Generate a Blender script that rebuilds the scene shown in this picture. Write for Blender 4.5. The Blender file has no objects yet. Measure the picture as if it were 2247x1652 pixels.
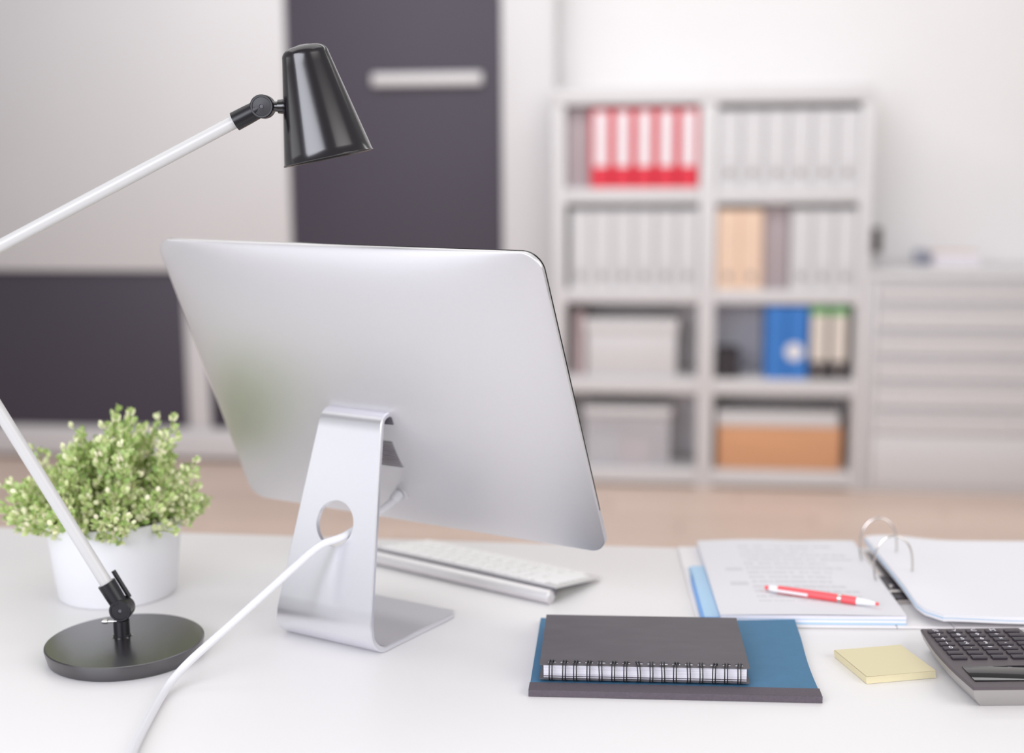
import bpy, bmesh, math, random
from mathutils import Vector, Matrix
random.seed(7)
SC = bpy.context.scene
COL = SC.collection
PI = math.pi

# ------------------------------------------------------------------ camera
# room frame: x to the right along the furniture wall, y away from the viewer, z up; desk top at 0.74 m
RIGHT = Vector((0.9914288, 0.1304530, -0.0071442))
DOWN = Vector((0.0141077, -0.1612591, -0.9868113))
FWD = Vector((-0.1298845, 0.9782523, -0.1617173))
cd = bpy.data.cameras.new('camera')
cam = bpy.data.objects.new('camera', cd)
COL.objects.link(cam)
m = Matrix((RIGHT, -DOWN, -FWD)).transposed().to_4x4()
m.translation = Vector((0, 0, 1.27126))
cam.matrix_world = m
cd.sensor_fit = 'HORIZONTAL'
cd.sensor_width = 36.0
cd.lens = 47.216
cd.clip_start = 0.02
cd.dof.use_dof = True
cd.dof.focus_distance = 1.36
cd.dof.aperture_fstop = 2.1
cd.dof.aperture_blades = 0
SC.camera = cam

# ------------------------------------------------------------------ light and exposure
w = bpy.data.worlds.new('daylight')
SC.world = w
w.use_nodes = True
bg = w.node_tree.nodes['Background']
bg.inputs[0].default_value = (1.0, 0.985, 0.99, 1)
bg.inputs[1].default_value = 0.34


def area(name, loc, target, sx, sy, power, color):
    l = bpy.data.lights.new(name, 'AREA')
    l.shape = 'RECTANGLE'
    l.size, l.size_y = sx, sy
    l.energy = power
    l.color = color
    o = bpy.data.objects.new(name, l)
    COL.objects.link(o)
    o.location = loc
    o.rotation_euler = (Vector(target) - Vector(loc)).to_track_quat('-Z', 'Y').to_euler()
    return o


area('window_light', (-1.38, -1.46, 2.0), (-0.37, 1.36, 1.25), 2.9, 1.5, 92, (0.89, 0.91, 1.0))
area('side_window_light', (2.28, 0.0, 2.15), (-0.37, 1.36, 1.2), 2.5, 1.9, 46, (1.0, 0.975, 0.955))
area('left_window_light', (-2.67, 0.85, 1.40), (-0.35, 1.45, 1.05), 1.4, 0.6, 3, (0.98, 0.98, 1.0))
area('ceiling_panel_light', (-0.8, 1.8, 2.9), (-0.8, 1.8, 0), 2.8, 1.8, 19, (1.0, 0.985, 0.97))
area('ceiling_panel_light_far', (-0.4, 3.7, 2.9), (-0.4, 4.7, 0.4), 4.2, 1.2, 50, (1.0, 0.985, 0.98))

SC.view_settings.view_transform = 'Standard'
SC.view_settings.look = 'None'
SC.view_settings.exposure = 0.0
SC.view_settings.gamma = 1.0
SC.view_settings.use_curve_mapping = False


# ------------------------------------------------------------------ materials
def lin(r, g, b):
    def f(c):
        c /= 255.0
        return c / 12.92 if c <= 0.04045 else ((c + 0.055) / 1.055) ** 2.4
    return (f(r), f(g), f(b), 1)


def mat(name, rgb, rough=0.5, metal=0.0, spec=0.5, var=0.0, scale=8.0, bump=0.0, bscale=200.0, coat=0.0,
        stretch=None, trans=0.0, alpha=1.0, objvar=0.0, ior=1.5):
    m = bpy.data.materials.new(name)
    m.use_nodes = True
    nt = m.node_tree
    N, L = nt.nodes, nt.links
    b = N['Principled BSDF']
    c = lin(*rgb)
    b.inputs['Base Color'].default_value = c
    b.inputs['Roughness'].default_value = rough
    b.inputs['Metallic'].default_value = metal
    b.inputs['IOR'].default_value = ior
    b.inputs['Specular IOR Level'].default_value = spec
    if coat:
        b.inputs['Coat Weight'].default_value = coat
        b.inputs['Coat Roughness'].default_value = 0.12
    if trans:
        b.inputs['Transmission Weight'].default_value = trans
    if alpha < 1:
        b.inputs['Alpha'].default_value = alpha
    tc = N.new('ShaderNodeTexCoord')
    src = tc.outputs['Object']
    if stretch:
        mp = N.new('ShaderNodeMapping')
        mp.inputs['Scale'].default_value = stretch
        L.new(src, mp.inputs[0])
        src = mp.outputs[0]
    col_out = None
    if var:
        nz = N.new('ShaderNodeTexNoise')
        nz.inputs['Scale'].default_value = scale
        nz.inputs['Detail'].default_value = 5
        L.new(src, nz.inputs['Vector'])
        hs = N.new('ShaderNodeHueSaturation')
        hs.inputs['Color'].default_value = c
        mr = N.new('ShaderNodeMapRange')
        mr.inputs[1].default_value = 0.3
        mr.inputs[2].default_value = 0.7
        mr.inputs[3].default_value = 1 - var
        mr.inputs[4].default_value = 1 + var
        L.new(nz.outputs['Fac'], mr.inputs[0])
        L.new(mr.outputs[0], hs.inputs['Value'])
        col_out = hs.outputs[0]
        L.new(col_out, b.inputs['Base Color'])
    if objvar:
        oi = N.new('ShaderNodeObjectInfo')
        mr2 = N.new('ShaderNodeMapRange')
        mr2.inputs[3].default_value = 1 - objvar
        mr2.inputs[4].default_value = 1 + objvar
        L.new(oi.outputs['Random'], mr2.inputs[0])
        h2 = N.new('ShaderNodeHueSaturation')
        if col_out:
            L.new(col_out, h2.inputs['Color'])
        else:
            h2.inputs['Color'].default_value = c
        L.new(mr2.outputs[0], h2.inputs['Value'])
        L.new(h2.outputs[0], b.inputs['Base Color'])
    if bump:
        nb = N.new('ShaderNodeTexNoise')
        nb.inputs['Scale'].default_value = bscale
        nb.inputs['Detail'].default_value = 3
        L.new(src, nb.inputs['Vector'])
        bp = N.new('ShaderNodeBump')
        bp.inputs['Strength'].default_value = bump
        bp.inputs['Distance'].default_value = 0.001
        L.new(nb.outputs['Fac'], bp.inputs['Height'])
        L.new(bp.outputs[0], b.inputs['Normal'])
    return m


M = {}
M['wall'] = mat('wall_paint', (238, 236, 236), 0.9, var=0.01, scale=3, bump=0.05, bscale=300)
M['floor'] = mat('floor_base', (150, 120, 104), 0.8, var=0.05)
M['plank'] = mat('plank_wood', (220, 197, 183), 0.42, var=0.07, scale=5, stretch=(1.0, 14, 14), objvar=0.06, bump=0.1, bscale=30)
M['white'] = mat('white_laminate', (215, 213, 214), 0.45, var=0.008, scale=4)
M['desk'] = mat('white_desk_laminate', (235, 233, 233), 0.38, var=0.008, scale=3, bump=0.02, bscale=400)
M['dark'] = mat('dark_grey_panel', (70, 64, 77), 0.6, var=0.03, scale=2)
M['alu'] = mat('brushed_aluminium', (227, 225, 227), 0.53, 1.0, var=0.006, scale=300, bump=0.015, bscale=1500)
M['alu_stand'] = mat('satin_aluminium', (236, 236, 241), 0.31, 1.0, var=0.006, scale=300, bump=0.015, bscale=1500)
M['glass'] = mat('black_screen_glass', (14, 14, 16), 0.06, spec=0.6, var=0.02)
M['hole'] = mat('shaded_hole', (168, 164, 164), 0.7, var=0.02)
M['vent'] = mat('grey_vent_slot', (142, 137, 142), 0.6, var=0.02)
M['slot'] = mat('dark_slot', (96, 92, 100), 0.6, var=0.03)
M['black_gloss'] = mat('black_lacquer', (16, 11, 18), 0.20, spec=0.8, coat=0.3, var=0.04, scale=40)
M['black_base'] = mat('satin_black_base', (24, 19, 26), 0.30, ior=2.0, coat=0.4, var=0.04, scale=40)
M['black'] = mat('black_plastic', (24, 23, 28), 0.34, spec=0.45, var=0.04, scale=60)
M['chrome'] = mat('bright_screw', (200, 198, 196), 0.2, 1.0, var=0.02)
M['white_metal'] = mat('white_enamel_tube', (206, 205, 204), 0.3, var=0.005)
M['pot'] = mat('white_ceramic', (228, 228, 231), 0.4, var=0.006, bump=0.02, bscale=120)
M['soil'] = mat('dark_soil', (58, 62, 34), 0.95, var=0.3, scale=90, bump=0.6, bscale=120)
M['cable'] = mat('white_rubber', (226, 226, 230), 0.45, var=0.005)
M['keys'] = mat('white_key', (238, 237, 236), 0.5, var=0.005)
M['card'] = mat('grey_card_cover', (96, 92, 96), 0.75, var=0.06, scale=60, bump=0.12, bscale=900, stretch=(0.35, 1, 1))
M['paper'] = mat('white_paper', (230, 229, 233), 0.8, var=0.006)
M['wire'] = mat('black_wire', (26, 26, 30), 0.32, spec=0.6, var=0.05)
M['blue_cloth'] = mat('teal_blue_cover', (68, 116, 150), 0.7, var=0.04, scale=70, bump=0.12, bscale=1200)
M['spine_cloth'] = mat('dark_spine_tape', (92, 84, 92), 0.8, var=0.1, scale=400, bump=0.2, bscale=1500)
M['yellow'] = mat('yellow_note_paper', (220, 210, 174), 0.8, var=0.008)
M['binder_white'] = mat('white_binder_board', (232, 229, 230), 0.5, var=0.008)
M['light_blue'] = mat('light_blue_plastic', (168, 204, 232), 0.4, var=0.02)
M['mid_blue'] = mat('blue_fold', (110, 164, 226), 0.4, var=0.02)
M['nickel'] = mat('nickel', (205, 200, 196), 0.22, 1.0, var=0.02)
M['pen_red'] = mat('red_pen_plastic', (240, 92, 98), 0.3, var=0.02)
M['pen_white'] = mat('white_pen_plastic', (236, 236, 238), 0.3, var=0.01)
M['calc'] = mat('charcoal_face', (88, 80, 84), 0.5, var=0.04)
M['inner'] = mat('white_back_board', (244, 240, 241), 0.6, var=0.005)
M['calc_side'] = mat('silver_plastic', (168, 164, 162), 0.35, 0.3, var=0.02)
M['calc_key'] = mat('dark_key', (52, 46, 54), 0.4, var=0.04)
M['ink'] = mat('white_print', (228, 225, 232), 0.6, var=0.01)
M['soft_label'] = mat('binder_label', (217, 216, 218), 0.7, var=0.01)
M['pale_grey'] = mat('pale_gap_filler', (176, 164, 168), 0.7, var=0.02)
M['red'] = mat('red_binder', (222, 40, 62), 0.45, var=0.03)
M['red_label'] = mat('label_paper', (236, 230, 234), 0.7, var=0.01)
M['bw'] = mat('white_binder', (211, 210, 212), 0.5, var=0.01, objvar=0.015)
M['peach'] = mat('peach_binder', (236, 206, 182), 0.55, var=0.02)
M['blue'] = mat('blue_binder', (56, 124, 202), 0.5, var=0.03)
M['bblack'] = mat('black_binder_base', (52, 46, 50), 0.6, var=0.05)
M['cream'] = mat('cream_label', (222, 212, 202), 0.7, var=0.02)
M['green'] = mat('green_band', (108, 176, 108), 0.6, var=0.03)
M['pinkgrey'] = mat('pinkish_card', (196, 176, 178), 0.7, var=0.03)
M['brown'] = mat('brown_cardboard', (216, 160, 120), 0.75, var=0.04, scale=14, stretch=(0.3, 1, 3))
M['frost'] = mat('frosted_plastic', (226, 224, 228), 0.35, var=0.01, alpha=0.45)
M['pale_blue'] = mat('pale_blue_paper', (188, 196, 208), 0.7, var=0.02)
M['dusty_pink'] = mat('dusty_pink_paper', (206, 176, 184), 0.7, var=0.02)
M['switch'] = mat('dark_brown_plastic', (74, 62, 58), 0.5, var=0.05)
M['blue_grey'] = mat('blue_grey_tin', (150, 154, 170), 0.5, var=0.03)
M['toe'] = mat('grey_toe_board', (150, 140, 138), 0.8, var=0.03)


def leaf_mat():
    m = bpy.data.materials.new('small_leaf')
    m.use_nodes = True
    N, L = m.node_tree.nodes, m.node_tree.links
    b = N['Principled BSDF']
    b.inputs['Roughness'].default_value = 0.45
    b.inputs['Subsurface Weight'].default_value = 0.0
    g = N.new('ShaderNodeNewGeometry')
    r = N.new('ShaderNodeValToRGB')
    e = r.color_ramp.elements
    e[0].position, e[0].color = 0.0, lin(146, 178, 98)
    e[1].position, e[1].color = 1.0, lin(252, 246, 214)
    x = e.new(0.35); x.color = lin(186, 208, 130)
    x = e.new(0.65); x.color = lin(218, 228, 168)
    x = e.new(0.85); x.color = lin(240, 240, 198)
    L.new(g.outputs['Random Per Island'], r.inputs[0])
    L.new(r.outputs[0], b.inputs['Base Color'])
    return m


M['leaf'] = leaf_mat()
M['stem'] = mat('green_stem', (140, 158, 78), 0.6, var=0.05)


def print_mat():
    """white page with faint lines of print (flat print on the paper)"""
    m = bpy.data.materials.new('printed_page')
    m.use_nodes = True
    N, L = m.node_tree.nodes, m.node_tree.links
    b = N['Principled BSDF']
    b.inputs['Roughness'].default_value = 0.8
    tc = N.new('ShaderNodeTexCoord')
    sp = N.new('ShaderNodeSeparateXYZ')
    L.new(tc.outputs['Object'], sp.inputs[0])

    def math_(op, a, v=None, v2=None):
        n = N.new('ShaderNodeMath'); n.operation = op
        if isinstance(a, (int, float)): n.inputs[0].default_value = a
        else: L.new(a, n.inputs[0])
        if v is not None:
            if isinstance(v, (int, float)): n.inputs[1].default_value = v
            else: L.new(v, n.inputs[1])
        return n.outputs[0]
    X, Y = sp.outputs[0], sp.outputs[1]
    row = math_('FRACT', math_('MULTIPLY', Y, 1 / 0.0185))
    inrow = math_('LESS_THAN', row, 0.48)
    rid = math_('FLOOR', math_('MULTIPLY', Y, 1 / 0.0185))
    wn = N.new('ShaderNodeTexWhiteNoise'); wn.noise_dimensions = '1D'
    L.new(rid, wn.inputs['W'])
    x0 = -0.172
    x1 = math_('ADD', math_('MULTIPLY', wn.outputs[0], 0.05), -0.075)
    a1 = math_('GREATER_THAN', X, x0)
    a2 = math_('LESS_THAN', X, x1)
    y1 = math_('LESS_THAN', Y, 0.112)
    y0 = math_('GREATER_THAN', Y, -0.125)
    body = math_('MULTIPLY', math_('MULTIPLY', a1, a2), math_('MULTIPLY', y0, y1))
    # two short side heads
    s = math_('MULTIPLY', math_('GREATER_THAN', X, -0.198), math_('LESS_THAN', X, -0.176))
    c1 = math_('LESS_THAN', math_('ABSOLUTE', math_('ADD', Y, 0.0)), 0.006)
    c2 = math_('LESS_THAN', math_('ABSOLUTE', math_('ADD', Y, 0.058)), 0.007)
    head = math_('MULTIPLY', s, math_('MAXIMUM', c1, c2))
    cb = N.new('ShaderNodeCombineXYZ')
    L.new(math_('MULTIPLY', X, 260.0), cb.inputs[0])
    L.new(math_('MULTIPLY', rid, 7.3), cb.inputs[1])
    nz = N.new('ShaderNodeTexNoise'); nz.inputs['Scale'].default_value = 1.0
    L.new(cb.outputs[0], nz.inputs['Vector'])
    words = math_('GREATER_THAN', nz.outputs['Fac'], 0.43)
    f = math_('MAXIMUM', math_('MULTIPLY', math_('MULTIPLY', body, inrow), words), head)
    f = math_('MULTIPLY', f, 0.20)
    mx = N.new('ShaderNodeMix'); mx.data_type = 'RGBA'
    L.new(f, mx.inputs[0])
    mx.inputs[6].default_value = lin(222, 221, 225)
    mx.inputs[7].default_value = lin(120, 120, 130)
    L.new(mx.outputs[2], b.inputs['Base Color'])
    return m


M['print'] = print_mat()


def edge_mat():
    """page block: fine stacked-sheet lines"""
    m = mat('page_edges', (238, 236, 244), 0.85)
    N, L = m.node_tree.nodes, m.node_tree.links
    b = N['Principled BSDF']
    tc = N.new('ShaderNodeTexCoord')
    mp = N.new('ShaderNodeMapping')
    mp.inputs['Scale'].default_value = (6, 6, 1100)
    nz = N.new('ShaderNodeTexNoise'); nz.inputs['Scale'].default_value = 1.0
    L.new(tc.outputs['Object'], mp.inputs[0]); L.new(mp.outputs[0], nz.inputs['Vector'])
    r = N.new('ShaderNodeValToRGB')
    r.color_ramp.elements[0].position = 0.3; r.color_ramp.elements[0].color = lin(206, 204, 216)
    r.color_ramp.elements[1].position = 0.55; r.color_ramp.elements[1].color = lin(240, 238, 246)
    L.new(nz.outputs['Fac'], r.inputs[0]); L.new(r.outputs[0], b.inputs['Base Color'])
    return m


M['edges'] = edge_mat()


# ------------------------------------------------------------------ mesh helpers
def new():
    return bmesh.new()


def box(bm, x0, y0, z0, x1, y1, z1, bev=0.0, seg=2):
    vs = [bm.verts.new(p) for p in ((x0, y0, z0), (x1, y0, z0), (x1, y1, z0), (x0, y1, z0),
                                    (x0, y0, z1), (x1, y0, z1), (x1, y1, z1), (x0, y1, z1))]
    fs = [bm.faces.new([vs[i] for i in q]) for q in ((0, 3, 2, 1), (4, 5, 6, 7), (0, 1, 5, 4), (1, 2, 6, 5), (2, 3, 7, 6), (3, 0, 4, 7))]
    if bev:
        es = list({e for f in fs for e in f.edges})
        bmesh.ops.bevel(bm, geom=es, offset=bev, segments=seg, affect='EDGES', profile=0.5)
    return bm


def lathe(bm, prof, n=48, origin=(0, 0, 0), axis=(0, 0, 1)):
    """prof: (radius, height) pairs along the axis; radius 0 closes"""
    ax = Vector(axis).normalized()
    q = Vector((0, 0, 1)).rotation_difference(ax)
    o = Vector(origin)
    rings = []
    for r, h in prof:
        if r < 1e-7:
            rings.append([bm.verts.new(o + q @ Vector((0, 0, h)))])
        else:
            rings.append([bm.verts.new(o + q @ Vector((r * math.cos(2 * PI * i / n), r * math.sin(2 * PI * i / n), h))) for i in range(n)])
    for a, b in zip(rings, rings[1:]):
        for i in range(n):
            j = (i + 1) % n
            if len(a) == 1 and len(b) == 1:
                continue
            if len(a) == 1:
                bm.faces.new((a[0], b[j], b[i]))
            elif len(b) == 1:
                bm.faces.new((a[i], a[j], b[0]))
            else:
                bm.faces.new((a[i], a[j], b[j], b[i]))
    return bm


def smooth_path(pts, k=8):
    P = [Vector(p) for p in pts]
    out = []
    for i in range(len(P) - 1):
        p0 = P[max(i - 1, 0)]; p1 = P[i]; p2 = P[i + 1]; p3 = P[min(i + 2, len(P) - 1)]
        for s in range(k):
            t = s / k
            out.append(0.5 * ((2 * p1) + (p2 - p0) * t + (2 * p0 - 5 * p1 + 4 * p2 - p3) * t * t + (3 * p1 - p0 - 3 * p2 + p3) * t ** 3))
    out.append(P[-1])
    return out


def tube(bm, pts, r, n=12, cap=True, closed=False):
    P = [Vector(p) for p in pts]
    rr = r if isinstance(r, (list, tuple)) else [r] * len(P)
    rings = []
    up = None
    for i, p in enumerate(P):
        if closed:
            t = (P[(i + 1) % len(P)] - P[i - 1]).normalized()
        else:
            t = (P[min(i + 1, len(P) - 1)] - P[max(i - 1, 0)]).normalized()
        if up is None:
            up = t.orthogonal().normalized()
        up = (up - t * up.dot(t))
        up = up.normalized() if up.length > 1e-6 else t.orthogonal().normalized()
        bi = t.cross(up)
        rings.append([bm.verts.new(p + (up * math.cos(2 * PI * k / n) + bi * math.sin(2 * PI * k / n)) * rr[i]) for k in range(n)])
    prs = list(zip(rings, rings[1:]))
    if closed:
        prs.append((rings[-1], rings[0]))
    for a, b in prs:
        for k in range(n):
            bm.faces.new((a[k], a[(k + 1) % n], b[(k + 1) % n], b[k]))
    if cap and not closed:
        bm.faces.new(rings[0][::-1]); bm.faces.new(rings[-1])
    return bm


def prism(bm, poly, z0, z1):
    a = [bm.verts.new((x, y, z0)) for x, y in poly]
    b = [bm.verts.new((x, y, z1)) for x, y in poly]
    n = len(poly)
    bm.faces.new(a[::-1]); bm.faces.new(b)
    for i in range(n):
        j = (i + 1) % n
        bm.faces.new((a[i], a[j], b[j], b[i]))
    return bm


def rrect(x0, y0, x1, y1, r, k=6):
    out = []
    for cx, cy, a in ((x1 - r, y0 + r, -PI / 2), (x1 - r, y1 - r, 0), (x0 + r, y1 - r, PI / 2), (x0 + r, y0 + r, PI)):
        for i in range(k + 1):
            t = a + PI / 2 * i / k
            out.append((cx + r * math.cos(t), cy + r * math.sin(t)))
    return out


def obj(name, bm, m, parent=None, loc=None, rot=None, ang=35, label=None):
    bmesh.ops.recalc_face_normals(bm, faces=bm.faces[:])
    me = bpy.data.meshes.new(name)
    bm.to_mesh(me); bm.free()
    for p in me.polygons:
        p.use_smooth = True
    me.set_sharp_from_angle(angle=math.radians(ang))
    me.materials.append(M[m] if isinstance(m, str) else m)
    return obj_me(name, me, parent, loc, rot, label)


def obj_me(name, me, parent=None, loc=None, rot=None, label=None):
    o = bpy.data.objects.new(name, me)
    COL.objects.link(o)
    o.parent = parent
    if loc is not None: o.location = loc
    if rot is not None: o.rotation_euler = rot
    if label: o['label'] = label
    return o


def tag(o, label, cat, group=None):
    o['label'] = label; o['category'] = cat
    if group: o['group'] = group
    return o


def thing(name, label, cat, loc=(0, 0, 0), rz=0.0, group=None):
    o = bpy.data.objects.new(name, None)
    o.empty_display_size = 0.05
    COL.objects.link(o)
    o.location = loc; o.rotation_euler = (0, 0, rz)
    return tag(o, label, cat, group)


def struct(name, bm, m, parent=None, loc=None):
    o = obj(name, bm, m, parent, loc)
    if parent is None: o['kind'] = 'structure'
    return o


def copy_tree(o, parent=None, loc=None):
    c = o.copy()
    COL.objects.link(c)
    c.parent = parent
    if loc is not None: c.location = loc
    for ch in list(o.children):
        copy_tree(ch, c)
    return c


# ================================================================== THE SETTING
WALL_Y = 5.60
struct('wall_back', box(new(), -4.2, WALL_Y, 0, 3.2, WALL_Y + 0.1, 2.75), 'wall')
fl = struct('floor', box(new(), -4.2, -0.6, -0.06, 3.2, WALL_Y + 0.1, -0.006), 'floor')
# laid boards where the floor can be seen between desk and furniture
plank_me = None
for r in range(22):
    y = 2.52 + r * 0.14
    off = (r * 0.47) % 1.2
    for k in range(6):
        x = -4.2 + off + k * 1.2
        if x > 2.6:
            continue
        if plank_me is None:
            p = obj('plank', box(new(), 0, 0, -0.006, 1.197, 0.1375, 0.0, 0.0012, 1), 'plank', fl, (x, y, 0))
            plank_me = p.data
        else:
            obj_me('plank', plank_me, fl, (x, y, 0))
struct('baseboard_back', box(new(), 1.52, WALL_Y - 0.015, 0, 3.2, WALL_Y, 0.08, 0.003), 'white')

# ------------------------------------------------------------------ dark-door cupboard on the far wall
FY = 5.349
cup = thing('wall_cupboard', 'white cupboard with dark grey doors filling the wall behind the monitor', 'cupboard', (-1.65, FY, 0))
cx0, cx1 = -3.0, -0.535
def L_(x): return x + 1.65
b = new()
D = WALL_Y - FY - 0.004
box(b, L_(cx0), 0.022, 0.02, L_(cx1), D, 2.2)                       # carcass block behind the doors
obj('carcass', b, 'white', cup)
b = new(); box(b, L_(cx0), 0.03, 0.0, L_(cx1), D, 0.02); obj('toe_board', b, 'toe', cup)
b = new(); box(b, L_(cx0), -0.012, 0.02, L_(cx1), 0.0215, 0.146, 0.004); obj('plinth', b, 'white', cup)
b = new(); box(b, L_(-2.088), -0.004, 0.147, L_(-1.993), 0.0215, 0.808, 0.003); obj('stile', b, 'white', cup)
b = new(); box(b, L_(-0.742), -0.004, 0.147, L_(cx1), 0.0215, 2.2, 0.003); obj('stile', b, 'white', cup)
b = new(); box(b, L_(cx0), 0.002, 0.150, L_(-2.0905), 0.0215, 0.806, 0.002); obj('door', b, 'dark', cup, label='dark grey lower door on the far side of the white stile')
b = new(); box(b, L_(-1.9905), 0.002, 0.150, L_(-1.613), 0.0215, 0.806, 0.002); obj('door', b, 'dark', cup, label='narrow dark grey lower door half hidden by the monitor')
b = new(); box(b, L_(cx0), -0.02, 0.812, L_(-1.612), 0.0215, 2.2, 0.006); obj('door', b, 'white', cup, label='wide white upper door')
b = new(); box(b, L_(-1.607), 0.0, 0.150, L_(-0.745), 0.0215, 2.2, 0.002)
dd = obj('door', b, 'dark', cup, label='tall dark grey door')
b = new(); box(b, L_(-1.262), -0.03, 1.549, L_(-0.817), -0.001, 1.60, 0.012, 3)
obj('handle', b, 'white', dd, label='long white handle bar')

# ------------------------------------------------------------------ open shelf unit
SY = 5.118
SD = WALL_Y - SY - 0.004
BACK = 0.292
sh = thing('shelf_unit', 'white open shelf unit full of binders and boxes', 'shelf', (0.07, SY, 0))
def S_(x): return x - 0.07
for x0, x1 in ((-0.517, -0.472), (0.033, 0.097), (0.618, 0.662)):
    b = new(); box(b, S_(x0), 0, 0.0, S_(x1), SD, 1.458, 0.002); obj('upright', b, 'white', sh)
b = new(); box(b, S_(-0.517), -0.002, 1.459, S_(0.662), SD, 1.522, 0.003); obj('top_board', b, 'white', sh)
for z0, z1 in ((0.012, 0.070), (0.366, 0.428), (0.716, 0.768), (1.091, 1.151)):
    for x0, x1 in ((-0.4715, 0.0325), (0.0975, 0.6175)):
        b = new(); box(b, S_(x0), 0.002, z0, S_(x1), BACK - 0.001, z1, 0.002); obj('shelf_board', b, 'white', sh)
b = new(); 
for x0, x1 in ((-0.4715, 0.0325), (0.0975, 0.6175)):
    b = new(); box(b, S_(x0), BACK, 0.0, S_(x1), BACK + 0.012, 1.458); obj('back_panel', b, 'inner', sh)
SHELF_Z = [1.1512, 0.7682, 0.4282, 0.0702]


def binder_proto(name, label, body, w, h, d=0.27, lab=None, ring_z=0.052, bands=(), group=None, disc=None, base=None):
    """lever-arch binder standing spine out: spine faces -y, origin at the foot of the spine"""
    t = thing(name, label, 'binder', (0, 0, 0), 0, group)
    b = new()
    hw = w / 2
    r = 0.008
    box(b, -hw, 0.006, 0, -hw + 0.0035, d, h)
    box(b, hw - 0.0035, 0.006, 0, hw, d, h)
    # rounded spine
    poly = []
    for i in range(7):
        a = PI + PI / 2 * i / 6
        poly.append((-hw + r + r * math.cos(a), r + r * math.sin(a)))
    for i in range(7):
        a = -PI / 2 + PI / 2 * i / 6
        poly.append((hw - r + r * math.cos(a), r + r * math.sin(a)))
    poly += [(hw - 0.0035, r), (-hw + 0.0035, r)]
    prism(b, poly, 0, h)
    obj('cover', b, body, t)
    b = new(); box(b, -hw + 0.006, 0.03, 0.006, hw - 0.006, d - 0.012, h - 0.012); obj('paper_block', b, 'edges', t)
    if lab:
        lm, z0, z1, lw = lab
        b = new(); prism(b, [(-lw / 2, -0.0012), (lw / 2, -0.0012), (lw / 2, -0.0001), (-lw / 2, -0.0001)], z0, z1)
        obj('spine_label', b, lm, t)
    for bmname, z0, z1 in bands:
        b = new(); box(b, -hw + 0.003, -0.0016, z0, hw - 0.003, -0.0001, z1); obj('colour_band', b, bmname, t)
    if ring_z:
        b = new()
        lathe(b, [(0.0, 0.0008), (0.0115, 0.0008), (0.0115, 0.0)], 20, (0, 0.0, ring_z), (0, -1, 0))
        g = obj('finger_hole', b, 'hole', t)
        pts = [(0.0125 * math.cos(2 * PI * i / 20), -0.001, ring_z + 0.0125 * math.sin(2 * PI * i / 20)) for i in range(20)]
        obj('ring', tube(new(), pts, 0.0016, 6, closed=True), 'nickel', g)
    if disc:
        b = new(); lathe(b, [(0, 0.0), (0.034, 0.0), (0.034, 0.0016), (0, 0.0016)], 28, (-0.012, -0.0001, disc), (0, -1, 0))
        obj('round_label', b, 'paper', t)
    return t


def row(proto, xs, z, labels, y=SY + 0.012):
    for i, x in enumerate(xs):
        o = proto if i == 0 else copy_tree(proto)
        o.location = (x, y, z)
        o['label'] = labels[i]


ORD = ['first', 'second', 'third', 'fourth', 'fifth', 'sixth', 'seventh']
# top shelf: five red binders
p = binder_proto('binder', '', 'red', 0.0785, 0.292, lab=('red_label', 0.080, 0.282, 0.049), ring_z=0, group='red binders on the top shelf')
row(p, [-0.3365 + i * 0.0815 for i in range(5)], SHELF_Z[0],
    ['red binder with white spine label, leftmost of the five red ones, beside the empty gap',
     'red binder with white spine label, second from the left of the five red ones',
     'red binder with white spine label, middle one of the five red ones',
     'red binder with white spine label, fourth from the left of the five red ones',
     'red binder with white spine label, rightmost of the five, against the middle upright'])
p = binder_proto('binder', '', 'bw', 0.0845, 0.283, lab=('soft_label', 0.095, 0.250, 0.055), group='white binders on the top shelf')
row(p, [0.141 + i * 0.0866 for i in range(6)], SHELF_Z[0],
    ['white binder on the top shelf, %s from the left, right of the red binders' % ORD[i] for i in range(6)])
p = binder_proto('binder', '', 'bw', 0.0795, 0.300, lab=('soft_label', 0.10, 0.27, 0.05), group='white binders in the left bay of the second shelf')
row(p, [-0.4130 + i * 0.0808 for i in range(6)], SHELF_Z[1],
    ['white binder under the red ones, %s from the left in its row' % ORD[i] for i in range(6)])
p = binder_proto('binder', '', 'peach', 0.0850, 0.300, lab=None, group='peach binders on the second shelf')
row(p, [0.1435, 0.2295], SHELF_Z[1],
    ['peach binder against the middle upright of the shelf unit', 'peach binder beside the gap, right one of the peach pair'])
p = binder_proto('binder', '', 'bw', 0.0795, 0.300, lab=('soft_label', 0.10, 0.27, 0.05), group='white binders right of the peach pair')
row(p, [0.413 + i * 0.0812 for i in range(3)], SHELF_Z[1],
    ['white binder beside the gap, first of three right of the peach pair',
     'white binder in the middle of the three right of the peach pair',
     'white binder against the right upright, last of three right of the peach pair'])
p = binder_proto('binder', '', 'blue', 0.0785, 0.278, ring_z=0, group='blue binders on the third shelf')
p.location = (0.3290, SY + 0.012, SHELF_Z[2])
p['label'] = 'plain blue binder, left one of the blue pair on the third shelf'
p = binder_proto('binder', 'blue binder with a round white spine label, beside the green-topped binders', 'blue', 0.0785, 0.278, ring_z=0, disc=0.105, group='blue binders on the third shelf')
p.location = (0.4095, SY + 0.012, SHELF_Z[2])
p = binder_proto('binder', '', 'bblack', 0.0700, 0.278, lab=('cream', 0.070, 0.246, 0.060), ring_z=0.038, bands=(('green', 0.246, 0.277),), group='green-topped binders on the third shelf')
row(p, [0.4880, 0.5610], SHELF_Z[2],
    ['cream and black binder with green top, next to the blue binder with round label',
     'cream and black binder with green top, next to the right upright'])

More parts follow.
